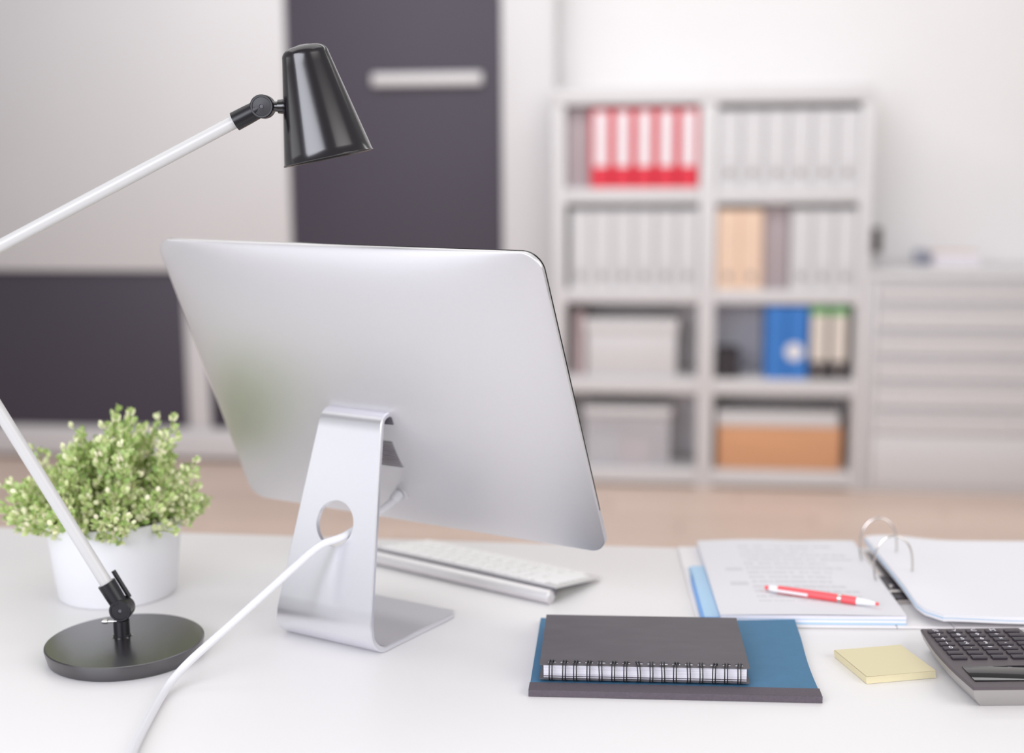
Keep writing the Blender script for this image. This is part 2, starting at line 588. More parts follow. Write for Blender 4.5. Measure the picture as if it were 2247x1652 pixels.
# white box on the third shelf, left bay
t = thing('storage_box', 'plain white lidded box on the third shelf, left bay', 'box', (-0.218, SY + 0.02, SHELF_Z[2]))
obj('body', box(new(), -0.172, 0, 0.0002, 0.172, 0.245, 0.176, 0.004), 'white', t)
obj('lid', box(new(), -0.178, -0.006, 0.17, 0.178, 0.25, 0.222, 0.005), 'white', t)
t = thing('cardboard_folder', 'pinkish card folder standing left of the white lidded box', 'folder', (-0.420, SY + 0.05, SHELF_Z[2]))
obj('cover', box(new(), -0.018, 0, 0.0002, -0.015, 0.22, 0.25), 'pinkgrey', t)
obj('cover', box(new(), 0.015, 0, 0.0002, 0.018, 0.22, 0.25), 'pinkgrey', t)
obj('back_fold', box(new(), -0.0149, 0, 0.0002, 0.0149, 0.003, 0.25), 'pinkgrey', t)
obj('paper_block', box(new(), -0.0145, 0.004, 0.003, 0.0145, 0.215, 0.24), 'edges', t)
for nm_, lb_, x0_, x1_, z_, h_ in (('folder', 'pale grey folder added to brighten the gap left of the red binders', -0.468, -0.379, SHELF_Z[0], 0.299),
                              ('folder', 'pale grey folder added to brighten the gap between peach and white binders', 0.276, 0.368, SHELF_Z[1], 0.312)):
    w_ = (x1_ - x0_) / 2
    t = thing(nm_, lb_, 'folder', ((x0_ + x1_) / 2, SY + 0.05, z_))  # made-up folders, added to brighten the dark shelf gaps
    obj('cover', box(new(), -w_, 0.0005, 0.0002, -w_ + 0.003, 0.22, h_), 'pale_grey', t)
    obj('cover', box(new(), w_ - 0.003, 0.0005, 0.0002, w_, 0.22, h_), 'pale_grey', t)
    obj('spine', box(new(), -w_, -0.003, 0.0002, w_, 0.0, h_, 0.001), 'pale_grey', t)
    obj('paper_block', box(new(), -w_ + 0.004, 0.004, 0.003, w_ - 0.004, 0.215, h_ - 0.006), 'edges', t)
# black box, third shelf right bay
t = thing('pencil_box', 'small black box in the corner beside the middle upright', 'box', (0.1495, SY + 0.02, SHELF_Z[2]))
obj('body', box(new(), -0.042, 0, 0.0002, 0.042, 0.16, 0.075, 0.003), 'bblack', t)
obj('lid', box(new(), -0.044, -0.002, 0.0755, 0.044, 0.162, 0.104, 0.004), 'bblack', t)
# frosted plastic box, bottom left
t = thing('plastic_box', 'frosted plastic storage box on the bottom shelf', 'box', (-0.232, SY + 0.02, SHELF_Z[3]))
b = new(); box(b, -0.165, 0, 0.0002, 0.165, 0.004, 0.205); box(b, -0.165, 0.241, 0.0002, 0.165, 0.245, 0.205)
box(b, -0.165, 0.0041, 0.0002, -0.161, 0.2409, 0.205); box(b, 0.161, 0.0041, 0.0002, 0.165, 0.2409, 0.205); box(b, -0.161, 0.0041, 0.0002, 0.161, 0.2409, 0.004)
obj('tub', b, 'frost', t)
obj('lid', box(new(), -0.172, -0.007, 0.2055, 0.172, 0.252, 0.236, 0.006), 'white', t)
tag(obj('paper_bundle', box(new(), -0.155, 0.01, 0, -0.035, 0.2, 0.115, 0.003), 'pale_blue', None, (-0.232, SY + 0.02, SHELF_Z[3] + 0.0042)),
    'pale blue paper bundle inside the frosted plastic box', 'papers')
tag(obj('paper_bundle', box(new(), -0.028, 0.012, 0, 0.085, 0.19, 0.10, 0.003), 'dusty_pink', None, (-0.232, SY + 0.02, SHELF_Z[3] + 0.0042)),
    'dusty pink paper bundle inside the frosted plastic box', 'papers')
# brown box with white lid, bottom right
t = thing('storage_box', 'brown cardboard box with a white lid on the bottom shelf', 'box', (0.348, SY + 0.03, SHELF_Z[3]))
obj('body', box(new(), -0.232, 0, 0.0002, 0.236, 0.235, 0.170, 0.003), 'brown', t)
obj('lid', box(new(), -0.236, -0.004, 0.1705, 0.226, 0.238, 0.224, 0.004), 'white', t, label='white lid')

# ------------------------------------------------------------------ drawer chest right of the shelf unit
CY_ = 5.108
CD = WALL_Y - CY_ - 0.004
ch = thing('drawer_chest', 'white chest of shallow drawers right of the shelf unit', 'chest', (1.09, CY_, 0))
obj('carcass', box(new(), -0.425, 0.012, 0.0, 0.425, CD, 0.815), 'white', ch)
obj('top_board', box(new(), -0.427, -0.004, 0.8155, 0.427, CD, 0.840, 0.003), 'white', ch)
obj('side_stile', box(new(), -0.425, 0.0, 0.0, -0.397, 0.0115, 0.815, 0.002), 'white', ch)
zs = [0.812, 0.722, 0.620, 0.524, 0.431, 0.325, 0.227]
for k in range(6):
    z1, z0 = zs[k] - (0.006 if k else 0.012), zs[k + 1] + 0.006
    dr = obj('drawer', box(new(), -0.394, -0.006, z0, 0.42, 0.0115, z1, 0.003), 'white', ch)
    b = new(); box(b, -0.394, -0.016, z1 - 0.014, 0.42, -0.0061, z1 - 0.004, 0.003); obj('grip_rail', b, 'white', dr)
obj('bottom_panel', box(new(), -0.394, -0.002, 0.03, 0.42, 0.0115, 0.227, 0.003), 'white', ch)
# things on and above the chest
t = thing('wall_switch', 'small dark brown switch on the wall above the drawer chest', 'switch', (0.748, WALL_Y, 0.925))
obj('plate', box(new(), -0.019, -0.012, -0.052, 0.019, -0.0005, 0.052, 0.004), 'switch', t)
obj('rocker', box(new(), -0.011, -0.017, -0.03, 0.011, -0.0115, 0.03, 0.002), 'switch', t)
t = thing('tin', 'small blue grey tin on the drawer chest', 'tin', (0.905, 5.47, 0.8402))
obj('body', box(new(), -0.022, -0.045, 0, 0.022, 0.045, 0.042, 0.005), 'blue_grey', t)
obj('lid', box(new(), -0.024, -0.047, 0.0421, 0.024, 0.047, 0.054, 0.004), 'blue_grey', t)
t = thing('notebook', 'peach notebook lying beside the blue grey tin', 'notebook', (1.026, 5.46, 0.8402), 0.03)
obj('cover', box(new(), -0.09, -0.07, 0, 0.09, 0.07, 0.003, 0.001, 1), 'peach', t)
obj('paper_block', box(new(), -0.088, -0.068, 0.0031, 0.088, 0.068, 0.045), 'edges', t)
obj('cover', box(new(), -0.09, -0.07, 0.0451, 0.09, 0.07, 0.048, 0.001, 1), 'peach', t)

# ================================================================== THE DESK
DZ = 0.74
dk = thing('desk', 'white desk that the monitor, lamp and papers stand on', 'desk', (-0.1, 1.25, 0))
obj('table_top', box(new(), -1.75, -0.5, 0.712, 1.0, 0.546, DZ, 0.003), 'desk', dk)
for sx in (-1.68, 0.93):
    for sy in (-0.44, 0.48):
        obj('leg', box(new(), sx - 0.025, sy - 0.025, 0.0005, sx + 0.025, sy + 0.025, 0.7118, 0.003), 'white', dk)
obj('apron', box(new(), -1.65, 0.466, 0.64, 0.90, 0.484, 0.7118, 0.002), 'white', dk)

# ------------------------------------------------------------------ the monitor (seen from behind)
A = -0.4134
TILT = 0.4125
O = Vector((-0.3511, 1.4661, 1.0087))
U = Vector((math.cos(A), math.sin(A), 0))
NH = Vector((math.sin(A), -math.cos(A), 0))
UP = Vector((0, 0, 1)) * math.cos(TILT) + NH * math.sin(TILT)
NN = NH * math.cos(TILT) - Vector((0, 0, 1)) * math.sin(TILT)
mon = thing('computer', 'silver all-in-one desktop computer seen from behind on its bent metal stand', 'computer', (O.x, O.y, DZ), A)
rootM = Matrix.Translation((O.x, O.y, DZ)) @ Matrix.Rotation(A, 4, 'Z')
inv = rootM.inverted()


def BP(u, v, d):
    """point on the tilted body: u along its width, v up its back, d out of its back"""
    return inv @ (O + U * u + UP * v + NN * d)


HW, HH = 0.2578, 0.1852
DEP = 0.036


def depth(u, v):
    x = min(1, abs(u) / HW); y = min(1, abs(v) / HH)
    return DEP * (max(0, 1 - x ** 2.3) ** 0.75) * (max(0, 1 - y ** 2.3) ** 0.75)


outline = rrect(-HW, -HH, HW, HH, 0.021, 10)
# extra points along the sides
full = []
for i, p in enumerate(outline):
    q = outline[(i + 1) % len(outline)]
    L = math.dist(p, q)
    k = max(1, int(L / 0.012))
    for j in range(k):
        full.append((p[0] + (q[0] - p[0]) * j / k, p[1] + (q[1] - p[1]) * j / k))
b = new()
NR = 30
rings = []
for i in range(NR + 1):
    s = math.sin(PI / 2 * i / NR) if i < NR else 1.0
    if i == 0:
        rings.append([b.verts.new(BP(0, 0, DEP))])
    else:
        rings.append([b.verts.new(BP(x * s, y * s, depth(x * s, y * s) if i < NR else 0.0)) for x, y in full])
n = len(full)
for j in range(n):
    b.faces.new((rings[0][0], rings[1][j], rings[1][(j + 1) % n]))
for i in range(1, NR):
    for j in range(n):
        k = (j + 1) % n
        b.faces.new((rings[i][j], rings[i + 1][j], rings[i + 1][k], rings[i][k]))
fr = [b.verts.new(BP(x, y, -0.0035)) for x, y in full]
for j in range(n):
    k = (j + 1) % n
    b.faces.new((rings[NR][j], fr[j], fr[k], rings[NR][k]))
b.faces.new(fr)
body = obj('body', b, 'alu', mon, ang=50)
# black glass with its rounded upper corners, aluminium chin below it
pg = [(x, y) for x, y in rrect(-HW + 0.0004, -0.130, HW - 0.0004, HH - 0.0004, 0.0206, 10)]
pg = [((x), (y if y > -0.08 else -0.130)) for x, y in pg]
pg2 = []
for x, y in pg:
    if y <= -0.129:
        x = math.copysign(HW - 0.0004, x)
    if not pg2 or math.dist(pg2[-1], (x, y)) > 1e-5:
        pg2.append((x, y))
if math.dist(pg2[0], pg2[-1]) < 1e-5: pg2.pop()
b = new()
va = [b.verts.new(BP(x, y, -0.0036)) for x, y in pg2]; vb = [b.verts.new(BP(x, y, -0.0062)) for x, y in pg2]
b.faces.new(va); b.faces.new(vb[::-1])
for i in range(len(pg2)):
    j = (i + 1) % len(pg2)
    b.faces.new((va[i], vb[i], vb[j], va[j]))
obj('screen_glass', b, 'glass', mon)
b = new()
pc = rrect(-HW, -HH, HW, -0.1305, 0.0208, 10)
pc2 = []
for x, y in pc:
    if y > -0.15:
        y = -0.1305; x = math.copysign(HW, x)
    if not pc2 or math.dist(pc2[-1], (x, y)) > 1e-5:
        pc2.append((x, y))
va = [b.verts.new(BP(x, y, -0.0036)) for x, y in pc2]; vb = [b.verts.new(BP(x, y, -0.0062)) for x, y in pc2]
b.faces.new(va); b.faces.new(vb[::-1])
for i in range(len(pc2)):
    j = (i + 1) % len(pc2)
    b.faces.new((va[i], vb[i], vb[j], va[j]))
obj('chin', b, 'alu', mon)


def patch(bm, u0, v0, u1, v1, lift=0.0006, th=0.0006, skew=0.0, nu=6):
    """thin plate that follows the back between two heights"""
    def col(v, d):
        t = (v - v0) / (v1 - v0)
        a, c = u0 + skew * t, u1 - skew * t
        return [bm.verts.new(BP(a + (c - a) * i / nu, v, depth(a + (c - a) * i / nu, v) + d)) for i in range(nu + 1)]
    lo, hi = col(v0, lift), col(v1, lift)
    for i in range(nu):
        bm.faces.new((lo[i], lo[i + 1], hi[i + 1], hi[i]))


b = new()
for k in range(11):
    v = -0.0770 + k * 0.0034
    hw_ = 0.0352 - (k * 0.0034) * 0.06
    patch(b, -hw_, v, hw_, v + 0.0021)
vent = obj('vent_grille', b, 'vent', mon, label='dark slotted vent half hidden by the stand')
b = new()
patch(b, -0.0358, -0.0785, 0.0358, -0.0400, 0.0003, skew=0.002)
obj('grille_plate', b, 'alu', vent)
# stand hinge slot
b = new(); patch(b, -0.0440, -0.016, 0.0440, -0.006, 0.0005)
obj('hinge_slot', b, 'slot', mon)
# cable socket
b = new(); lathe(b, [(0.0, 0.0015), (0.009, 0.0015), (0.0105, 0.0), (0.0105, -0.004)], 24, BP(0.012, -0.122, depth(0.012, -0.122)), (inv.to_3x3() @ NN))
obj('power_socket', b, 'alu', mon)

# stand: one bent strip of aluminium (profile in the plane of symmetry)
prof = [(0.016, 0.2480), (0.024, 0.2530), (0.032, 0.2548), (0.0385, 0.2535), (0.0440, 0.2498), (0.0480, 0.2435), (0.0508, 0.2330)]
slope = 0.272
line = lambda z: 0.0497 + (0.2378 - z) * slope
for z in (0.215, 0.19, 0.17, 0.15, 0.13, 0.11, 0.09, 0.07, 0.05, 0.036):
    prof.append((line(z), z))
# round into the foot
R_ = 0.026
z_s = 0.034
n0 = line(z_s)
th0 = math.atan(slope)
cxn = n0 - R_ * math.cos(th0); czz = 0.0003 + R_
for i in range(0, 11):
    a = -th0 * 0.9 - (PI / 2 - th0 * 0.9) * i / 10
    prof.append((cxn + R_ * math.cos(a), czz + R_ * math.sin(a)))
for nn_ in (0.06, 0.03, 0.0, -0.03, -0.046, -0.0535):
    prof.append((nn_, 0.0003))


def halfw(nn_, z):
    if z > 0.02 or nn_ > 0.08:
        return 0.0425 + max(0, 0.2508 - z) * 0.107
    return 0.0690 + (0.085 - nn_) * 0.030


b = new()
TH = 0.0062
P2 = [Vector(p) for p in prof]
strips = []
for i, p in enumerate(P2):
    t = (P2[min(i + 1, len(P2) - 1)] - P2[max(i - 1, 0)]).normalized()
    nrm = Vector((t.y, -t.x))          # inward side (towards the body / up from the foot)
    q = p + nrm * TH
    hw_ = halfw(p.x, p.y)
    if i == len(P2) - 1: hw_ -= 0.006
    if i == len(P2) - 2: hw_ -= 0.0008
    rr = 0.0012
    ring = [(-hw_ + rr, p), (hw_ - rr, p), (hw_, p + nrm * rr), (hw_, q - nrm * rr), (hw_ - rr, q), (-hw_ + rr, q), (-hw_, q - nrm * rr), (-hw_, p + nrm * rr)]
    strips.append([b.verts.new((u, -c.x, c.y)) for u, c in ring])
for a, c in zip(strips, strips[1:]):
    for k in range(8):
        j = (k + 1) % 8
        b.faces.new((a[k], a[j], c[j], c[k]))
b.faces.new(strips[0][::-1]); b.faces.new(strips[-1])
# round cable hole
stand = obj('stand', b, 'alu_stand', mon, ang=40)
bc = new()
zc = 0.874 - DZ
nc = line(zc)
ax = Vector((0, -math.cos(th0), -math.sin(th0) * -1)).normalized()
lathe(bc, [(0, -0.05), (0.0255, -0.05), (0.0255, 0.05), (0, 0.05)], 64, (-0.001, -nc, zc), Vector((0, -math.cos(th0), math.sin(th0) * -1 * -1)))
cut = obj('cutter', bc, 'alu_stand', mon)
bpy.context.view_layer.update()
md = stand.modifiers.new('hole', 'BOOLEAN'); md.operation = 'DIFFERENCE'; md.object = cut; md.solver = 'EXACT'
dg = bpy.context.evaluated_depsgraph_get()
me2 = bpy.data.meshes.new_from_object(stand.evaluated_get(dg))
stand.modifiers.clear()
stand.data = me2
stand.data.name = 'stand'
for p_ in me2.polygons: p_.use_smooth = True
me2.set_sharp_from_angle(angle=math.radians(40))
bpy.data.objects.remove(cut)

# ------------------------------------------------------------------ power cable
cab = new()
W2 = lambda v: Vector(v)
sock = O + U * 0.012 + UP * (-0.122) + NN * (depth(0.012, -0.122) + 0.002)
path = [sock, sock + NN * 0.012 + Vector((0, 0, -0.001)), (-0.3668, 1.391, 0.8640), (-0.3930, 1.373, 0.8556), (-0.4170, 1.356, 0.8365), (-0.4380, 1.340, 0.8180),
        (-0.4759, 1.300, 0.7850), (-0.5020, 1.264, 0.7630), (-0.5125, 1.240, 0.7515), (-0.5140, 1.2129, 0.7458), (-0.5026, 1.1419, 0.7449),
        (-0.4906, 1.082, 0.7449), (-0.470, 1.00, 0.7449), (-0.45, 0.90, 0.7449)]
tube(cab, smooth_path(path, 10), 0.0043, 14)
cb = obj('power_cable', cab, 'cable')
tag(cb, 'white power cable running through the stand hole and over the desk', 'cable')
b = new(); lathe(b, [(0.0, 0.0), (0.0062, 0.0), (0.0062, 0.009), (0.0045, 0.014), (0, 0.014)], 20, sock, NN)
obj('plug', b, 'cable', cb)

# ------------------------------------------------------------------ keyboard
KA = -0.503
kb = thing('keyboard', 'slim aluminium keyboard with white keys behind the monitor stand', 'keyboard', (-0.2875, 1.6065, DZ), KA)
# local: +x along the tube (right end in view), tube on -y side, front edge on +y
b = new()
hw_, y0, y1 = 0.145, 0.0, 0.115
vs = [(y0 + 0.0135, 0.0172), (y1, 0.0032), (y1, 0.0054), (y0 + 0.0135, 0.0196)]
b = new()
a_ = [b.verts.new((-hw_, y, z)) for y, z in vs]; c_ = [b.verts.new((hw_, y, z)) for y, z in vs]
b.faces.new(a_); b.faces.new(c_[::-1])
for i in range(4):
    j = (i + 1) % 4
    b.faces.new((a_[i], c_[i], c_[j], a_[j]))
obj('plate', b, 'white_metal', kb)
b = new(); lathe(b, [(0, -hw_), (0.0068, -hw_), (0.0085, -hw_ + 0.0015), (0.0085, hw_ - 0.0015), (0.0068, hw_), (0, hw_)], 28, (0, 0.004, 0.0087), (1, 0, 0))
obj('battery_tube', b, 'alu', kb)
b = new(); box(b, -hw_, 0.0078, 0.0095, hw_, 0.0145, 0.0171); obj('seam_shadow_strip', b, 'slot', kb, label='dark seam strip carrying the plate edge shadow between tube and plate')  # dark colour puts the plate edge's shadow into the seam
tl = math.atan2(-0.0102, 0.105)
key_me = {}
def key(x0, x1, y, d=0.0148):
    wk = round(x1 - x0, 4)
    dk_ = (wk, d)
    z = 0.0196 - (y - 0.0135) * 0.1399
    if dk_ not in key_me:
        o = obj('key', box(new(), -wk / 2, -d / 2, 0, wk / 2, d / 2, 0.0018, 0.0008, 1), 'keys', kb)
        key_me[dk_] = o.data
    else:
        o = obj_me('key', key_me[dk_], kb)
    o.location = ((x0 + x1) / 2, y, z); o.rotation_euler = (-0.139, 0, 0)
P_ = 0.0191
for k in range(13):
    key(-0.139 + k * 0.02065, -0.139 + k * 0.02065 + 0.0185, 0.0195, 0.008)
for r_, (y, n_, first) in enumerate(((0.0345, 13, 0.0), (0.0535, 13, 0.0), (0.0725, 12, 0.0), (0.0915, 11, 0.0))):
    # wide key at one end of each row fills the rest
    x = -0.139
    last = 0.139
    wide = [0.025, 0.032, 0.031, 0.047][r_]
    if r_ % 2 == 0:
        for k in range(12 if r_ < 2 else 11):
            key(x, x + 0.0163, y); x += P_
        key(x, last, y)
    else:
        key(x, x + wide, y); x += wide + 0.0028
        for k in range(11 if r_ < 3 else 10):
            key(x, x + 0.0163, y); x += P_
        key(x, last, y)
x = -0.139
for wk in (0.0163, 0.0163, 0.0163, 0.02, 0.104, 0.02, 0.0163, 0.0163, 0.0163):
    key(x, x + wk, 0.1075, 0.0115); x += wk + 0.0028
for sx in (-0.12, 0.12):
    obj('foot', box(new(), sx - 0.01, 0.1, 0.0003, sx + 0.01, 0.112, 0.0036), 'keys', kb)

# ------------------------------------------------------------------ desk lamp
LB = Vector((-0.6022, 1.3263, DZ))
LP = Vector((-0.6088, 1.3340, 0.757))        # foot of the stem; the arms move in the plane E-Z through it
E_ = Vector((0.9913, 0.1316, 0))
NL = Vector((0.1316, -0.9913, 0))           # towards the viewer
lamp = thing('desk_lamp', 'black and white jointed desk lamp with round base and cone shade', 'lamp', LB)


def LQ(e, z, o=0.0):
    return LP + E_ * e + Vector((0, 0, z - LP.z)) + NL * o - LB


b = new(); lathe(b, [(0, 0.0004), (0.0795, 0.0004), (0.0808, 0.0012), (0.0842, 0.0145), (0.0838, 0.0162), (0.0825, 0.017), (0, 0.0178)], 96)
obj('base', b, 'black_base', lamp, ang=30)
b = new(); lathe(b, [(0.0, 0.0172), (0.0094, 0.0172), (0.0094, 0.019), (0.0086, 0.0195), (0.0086, 0.036), (0, 0.036)], 32, (LP.x - LB.x, LP.y - LB.y, 0))
stem = obj('stem', b, 'black', lamp)
b = new()
lathe(b, [(0, 0.006), (0.0022, 0.006), (0.0028, 0.004), (0.0028, 0.0), (0.0016, 0.0), (0.0016, -0.010)], 12, LQ(-0.0135, 0.7755, 0.004), -E_)
obj('thumb_screw', b, 'chrome', stem, label='bright thumb screw')
b = new()
for k in range(7):
    a = 2 * PI * k / 7 + 0.3
    lathe(b, [(0, 0.0012), (0.0011, 0.0008), (0.0013, 0)], 8, (LP.x - LB.x + 0.0104 * math.cos(a), LP.y - LB.y + 0.0104 * math.sin(a), 0.0176))
obj('screw_ring', b, 'chrome', stem, label='bright serrated washer')


def joint(e, z, r, t, nm):
    b = new()
    lathe(b, [(0, -t), (r * 0.93, -t), (r, -t + 0.001), (r, t - 0.001), (r * 0.93, t), (r * 0.80, t), (r * 0.77, t - 0.0008), (r * 0.2, t - 0.0004), (r * 0.2, t - 0.0012), (0, t - 0.0012)], 48, LQ(e, z), NL)
    j = obj(nm, b, 'black', lamp)
    b = new()
    c = LQ(e, z, t - 0.0011)
    lathe(b, [(0, 0.0008), (r * 0.15, 0.0006), (r * 0.18, 0.0)], 16, c, NL)
    obj('screw', b, 'slot', j)
    return j


EJ = (0.0017, 0.7886)
EE = (-0.1881, 1.1406)
EU = (0.1749, 1.3233)
j1 = joint(EJ[0], EJ[1], 0.0120, 0.0095, 'base_joint')
j2 = joint(EE[0], EE[1], 0.0120, 0.0095, 'elbow_joint')
j3 = joint(EU[0], EU[1], 0.0120, 0.0095, 'shade_joint')


def arm(a, c, r, nm, o=0.0):
    d = Vector((c[0] - a[0], c[1] - a[1])); L = d.length; d.normalize()
    p = lambda s, off=0.0: LQ(a[0] + d.x * s, a[1] + d.y * s, o + off)
    obj(nm, tube(new(), [p(0.028), p(L - 0.028)], r, 24), 'white_metal', lamp)
    for s0, s1 in ((0.004, 0.033), (L - 0.004, L - 0.033)):
        pts = [p(s0), p(s0 + (s1 - s0) * 0.5), p(s1)]
        obj('arm_socket', tube(new(), pts, [r + 0.0022, r + 0.0028, r + 0.0030], 24), 'black', lamp)


arm(EE, EU, 0.0069, 'upper_arm')
arm(EJ, EE, 0.0069, 'lower_arm')
# second parallel bar of the lower arm
d = Vector((EE[0] - EJ[0], EE[1] - EJ[1])).normalized()
off = Vector((d.y, -d.x)) * 0.0105
obj('tension_rod', tube(new(), [LQ(EJ[0] + off.x + d.x * 0.006, EJ[1] + off.y + d.y * 0.006, -0.008), LQ(EJ[0] + off.x + d.x * 0.040, EJ[1] + off.y + d.y * 0.040, -0.008)], 0.0026, 12), 'black', lamp)
# shade
RL, RR = (0.1951, 1.2614), (0.2863, 1.2797)
rc = ((RL[0] + RR[0]) / 2, (RL[1] + RR[1]) / 2)
R0 = math.dist(RL, RR) / 2
axd = Vector((-(RR[1] - RL[1]), RR[0] - RL[0])).normalized()      # up the shade's axis
AX = E_ * axd.x + Vector((0, 0, axd.y))
k12 = math.tan(math.radians(12))
Hs = 0.105
prof = [(R0 - 0.0012, 0.0006), (R0, 0.0), (R0 + 0.0004, 0.0008), (R0 - 0.002 * k12, 0.002)]
for i in range(1, 13):
    h = Hs * i / 12
    prof.append((R0 - h * k12, h))
rt = R0 - Hs * k12
for i in range(1, 9):
    a = PI / 2 * i / 8
    prof.append((rt - 0.012 + 0.012 * math.cos(a) if i < 8 else rt - 0.012, Hs + 0.010 * math.sin(a)))
prof.append((0.006, Hs + 0.0115)); prof.append((0, Hs + 0.0115))
shade_bm = new(); lathe(shade_bm, prof, 80, LQ(*rc), AX)
# inner wall
ip = [(R0 - 0.0012, 0.0006)] + [(R0 - 0.0014 - Hs * i / 8 * k12, Hs * i / 8 + 0.0006) for i in range(1, 9)] + [(0, Hs + 0.002)]
lathe(shade_bm, ip, 80, LQ(*rc), AX)
sd = obj('shade', shade_bm, 'black_gloss', lamp, ang=40)
b = new(); lathe(b, [(0.0, 0.045), (0.012, 0.048), (0.021, 0.060), (0.021, 0.070), (0.011, 0.088), (0.011, Hs), (0, Hs)], 32, LQ(*rc), AX)
obj('bulb', b, 'pen_white', sd)
# coupling between shade joint and shade
att = (0.2030, 1.3227)
c0 = LQ(EU[0] + 0.009, EU[1]); 
b = new(); lathe(b, [(0, 0), (0.0052, 0), (0.0052, 0.006), (0.0070, 0.0065), (0.0076, 0.012), (0.0086, 0.0124), (0.0086, 0.0160), (0.0070, 0.0165), (0.0066, 0.026), (0, 0.026)], 32, c0, E_)
obj('coupling', b, 'black_gloss', lamp)

# ------------------------------------------------------------------ potted plant
PC = Vector((-0.7000, 1.5300, DZ))
pot = thing('potted_plant', 'bushy small leaved green plant in a white pot', 'plant', PC)
b = new(); lathe(b, [(0, 0.0004), (0.0695, 0.0004), (0.0715, 0.003), (0.0768, 0.05), (0.0820, 0.0985), (0.0816, 0.0995), (0.0790, 0.0995), (0.0785, 0.0985), (0.0765, 0.075), (0, 0.075)], 72)
obj('pot', b, 'pot', pot)
b = new(); lathe(b, [(0.0768, 0.0755), (0.0772, 0.087), (0.05, 0.093), (0, 0.096)], 32)
obj('soil', b, 'soil', pot)


def leaf(bm, c, d, L, wd):
    """small thick oval leaf, nine points"""
    d = d.normalized()
    s = d.cross(Vector((random.uniform(-1, 1), random.uniform(-1, 1), random.uniform(0.2, 1)))).normalized()
    nrm = s.cross(d)
    p = lambda a, x, z: bm.verts.new(c + d * (a * L) + s * (x * wd) + nrm * (z * wd))
    v0 = p(0, 0, 0); v1 = p(1, 0, 0.12)
    r1 = [p(0.38, 0.8, 0.1), p(0.38, 0, 0.3), p(0.38, -0.8, 0.1), p(0.38, 0, -0.16)]
    r2 = [p(0.75, 0.78, 0.16), p(0.78, 0, 0.34), p(0.75, -0.78, 0.16), p(0.75, 0, -0.1)]
    for i in range(4):
        j = (i + 1) % 4
        bm.faces.new((v0, r1[i], r1[j])); bm.faces.new((r1[i], r2[i], r2[j], r1[j])); bm.faces.new((r2[i], v1, r2[j]))


def sprig_meshes(Ls, dens=1.0, bw=0.25):
    """a sprig growing up +z from 0 to Ls: stem mesh and leaves mesh"""
    st = new()
    bend = Vector((random.uniform(-bw, bw), random.uniform(-bw, bw), 0))
    f = lambda t: Vector((bend.x * t * t * Ls, bend.y * t * t * Ls, t * Ls))
    tube(st, [f(i / 6) for i in range(7)], [0.0011 - 0.0006 * i / 6 for i in range(7)], 5)
    lf = new()
    nl = int(Ls / 0.0042 * dens)
    ang = random.uniform(0, 6)
    for i in range(nl):
        t = 0.22 + 0.78 * i / max(1, nl - 1)
        ang += 2.4 if i % 2 else PI
        tip = t > 0.9
        d = Vector((math.cos(ang), math.sin(ang), 0.55 + (1.6 if tip else 0.2) * random.random()))
        sz = random.uniform(0.0092, 0.0132) * (0.8 if tip else 1.0)
        leaf(lf, f(t), d, sz, sz * 0.36)
        if random.random() < 0.55:               # side twig with a tuft
            q = f(t) + d.normalized() * 0.010
            tube(st, [f(t), q], 0.0006, 4)
            for k in range(5):
                a2 = random.uniform(0, 6.28)
                leaf(lf, q + Vector((0, 0, 0.001 * k)), d.normalized() + Vector((math.cos(a2), math.sin(a2), 0.7)) * 0.9, sz * 0.85, sz * 0.3)
    return st, lf


protos = []
for k, Ls in enumerate((0.075, 0.085, 0.095, 0.07, 0.06, 0.11)):
    s_, l_ = sprig_meshes(Ls)
    so = obj('sprig', s_, 'stem', pot)
    lo = obj('foliage', l_, 'leaf', so, ang=80)
    lo['kind'] = 'stuff'
    protos.append((Ls, so))
s_, l_ = sprig_meshes(0.12, 0.75, 0.03)
tall = obj('sprig', s_, 'stem', pot)
lo = obj('foliage', l_, 'leaf', tall, ang=80); lo['kind'] = 'stuff'
spots = []
golden = 2.39996
N_S = 104
for i in range(N_S):
    rr = math.sqrt((i + 0.5) / N_S)
    a = i * golden
    spots.append((rr * 0.066, a, rr))
used = [False] * len(protos)
for i, (r_, a, rr) in enumerate(spots):
    ln = 0.098 * random.uniform(0.66, 1.12)
    x, y = r_ * math.cos(a), r_ * math.sin(a)
    # fullest a little right of the middle, lower on the outside
    ln *= 1.22 - 0.50 * rr ** 1.4 + 0.22 * math.exp(-((x - 0.018) ** 2 + 0.4 * y * y) / 0.0006)
    ln *= 1.0 - 0.24 * max(0.0, min(1.0, (x - 0.022) / 0.022))      # thinner crown on the side of the single tall sprigs
    k = min(range(6), key=lambda q: abs(protos[q][0] - ln) + random.uniform(0, 0.02))
    Ls, so = protos[k]
    if used[k]:
        o = copy_tree(so, pot)
    else:
        o = so; used[k] = True
    lean = 0.06 + 0.92 * rr ** 2.0 + random.uniform(-0.1, 0.12)
    q = Vector((math.cos(a), math.sin(a), 0))
    dirv = (Vector((0, 0, 1)) * math.cos(lean) + q * math.sin(lean)).normalized()
    o.location = (x, y, 0.080)
    o.rotation_mode = 'QUATERNION'
    o.rotation_quaternion = Vector((0, 0, 1)).rotation_difference(dirv) @ Matrix.Rotation(random.uniform(0, 6.28), 4, 'Z').to_quaternion()
    s = max(0.75, min(1.3, ln / Ls))
    o.scale = (1, 1, s)
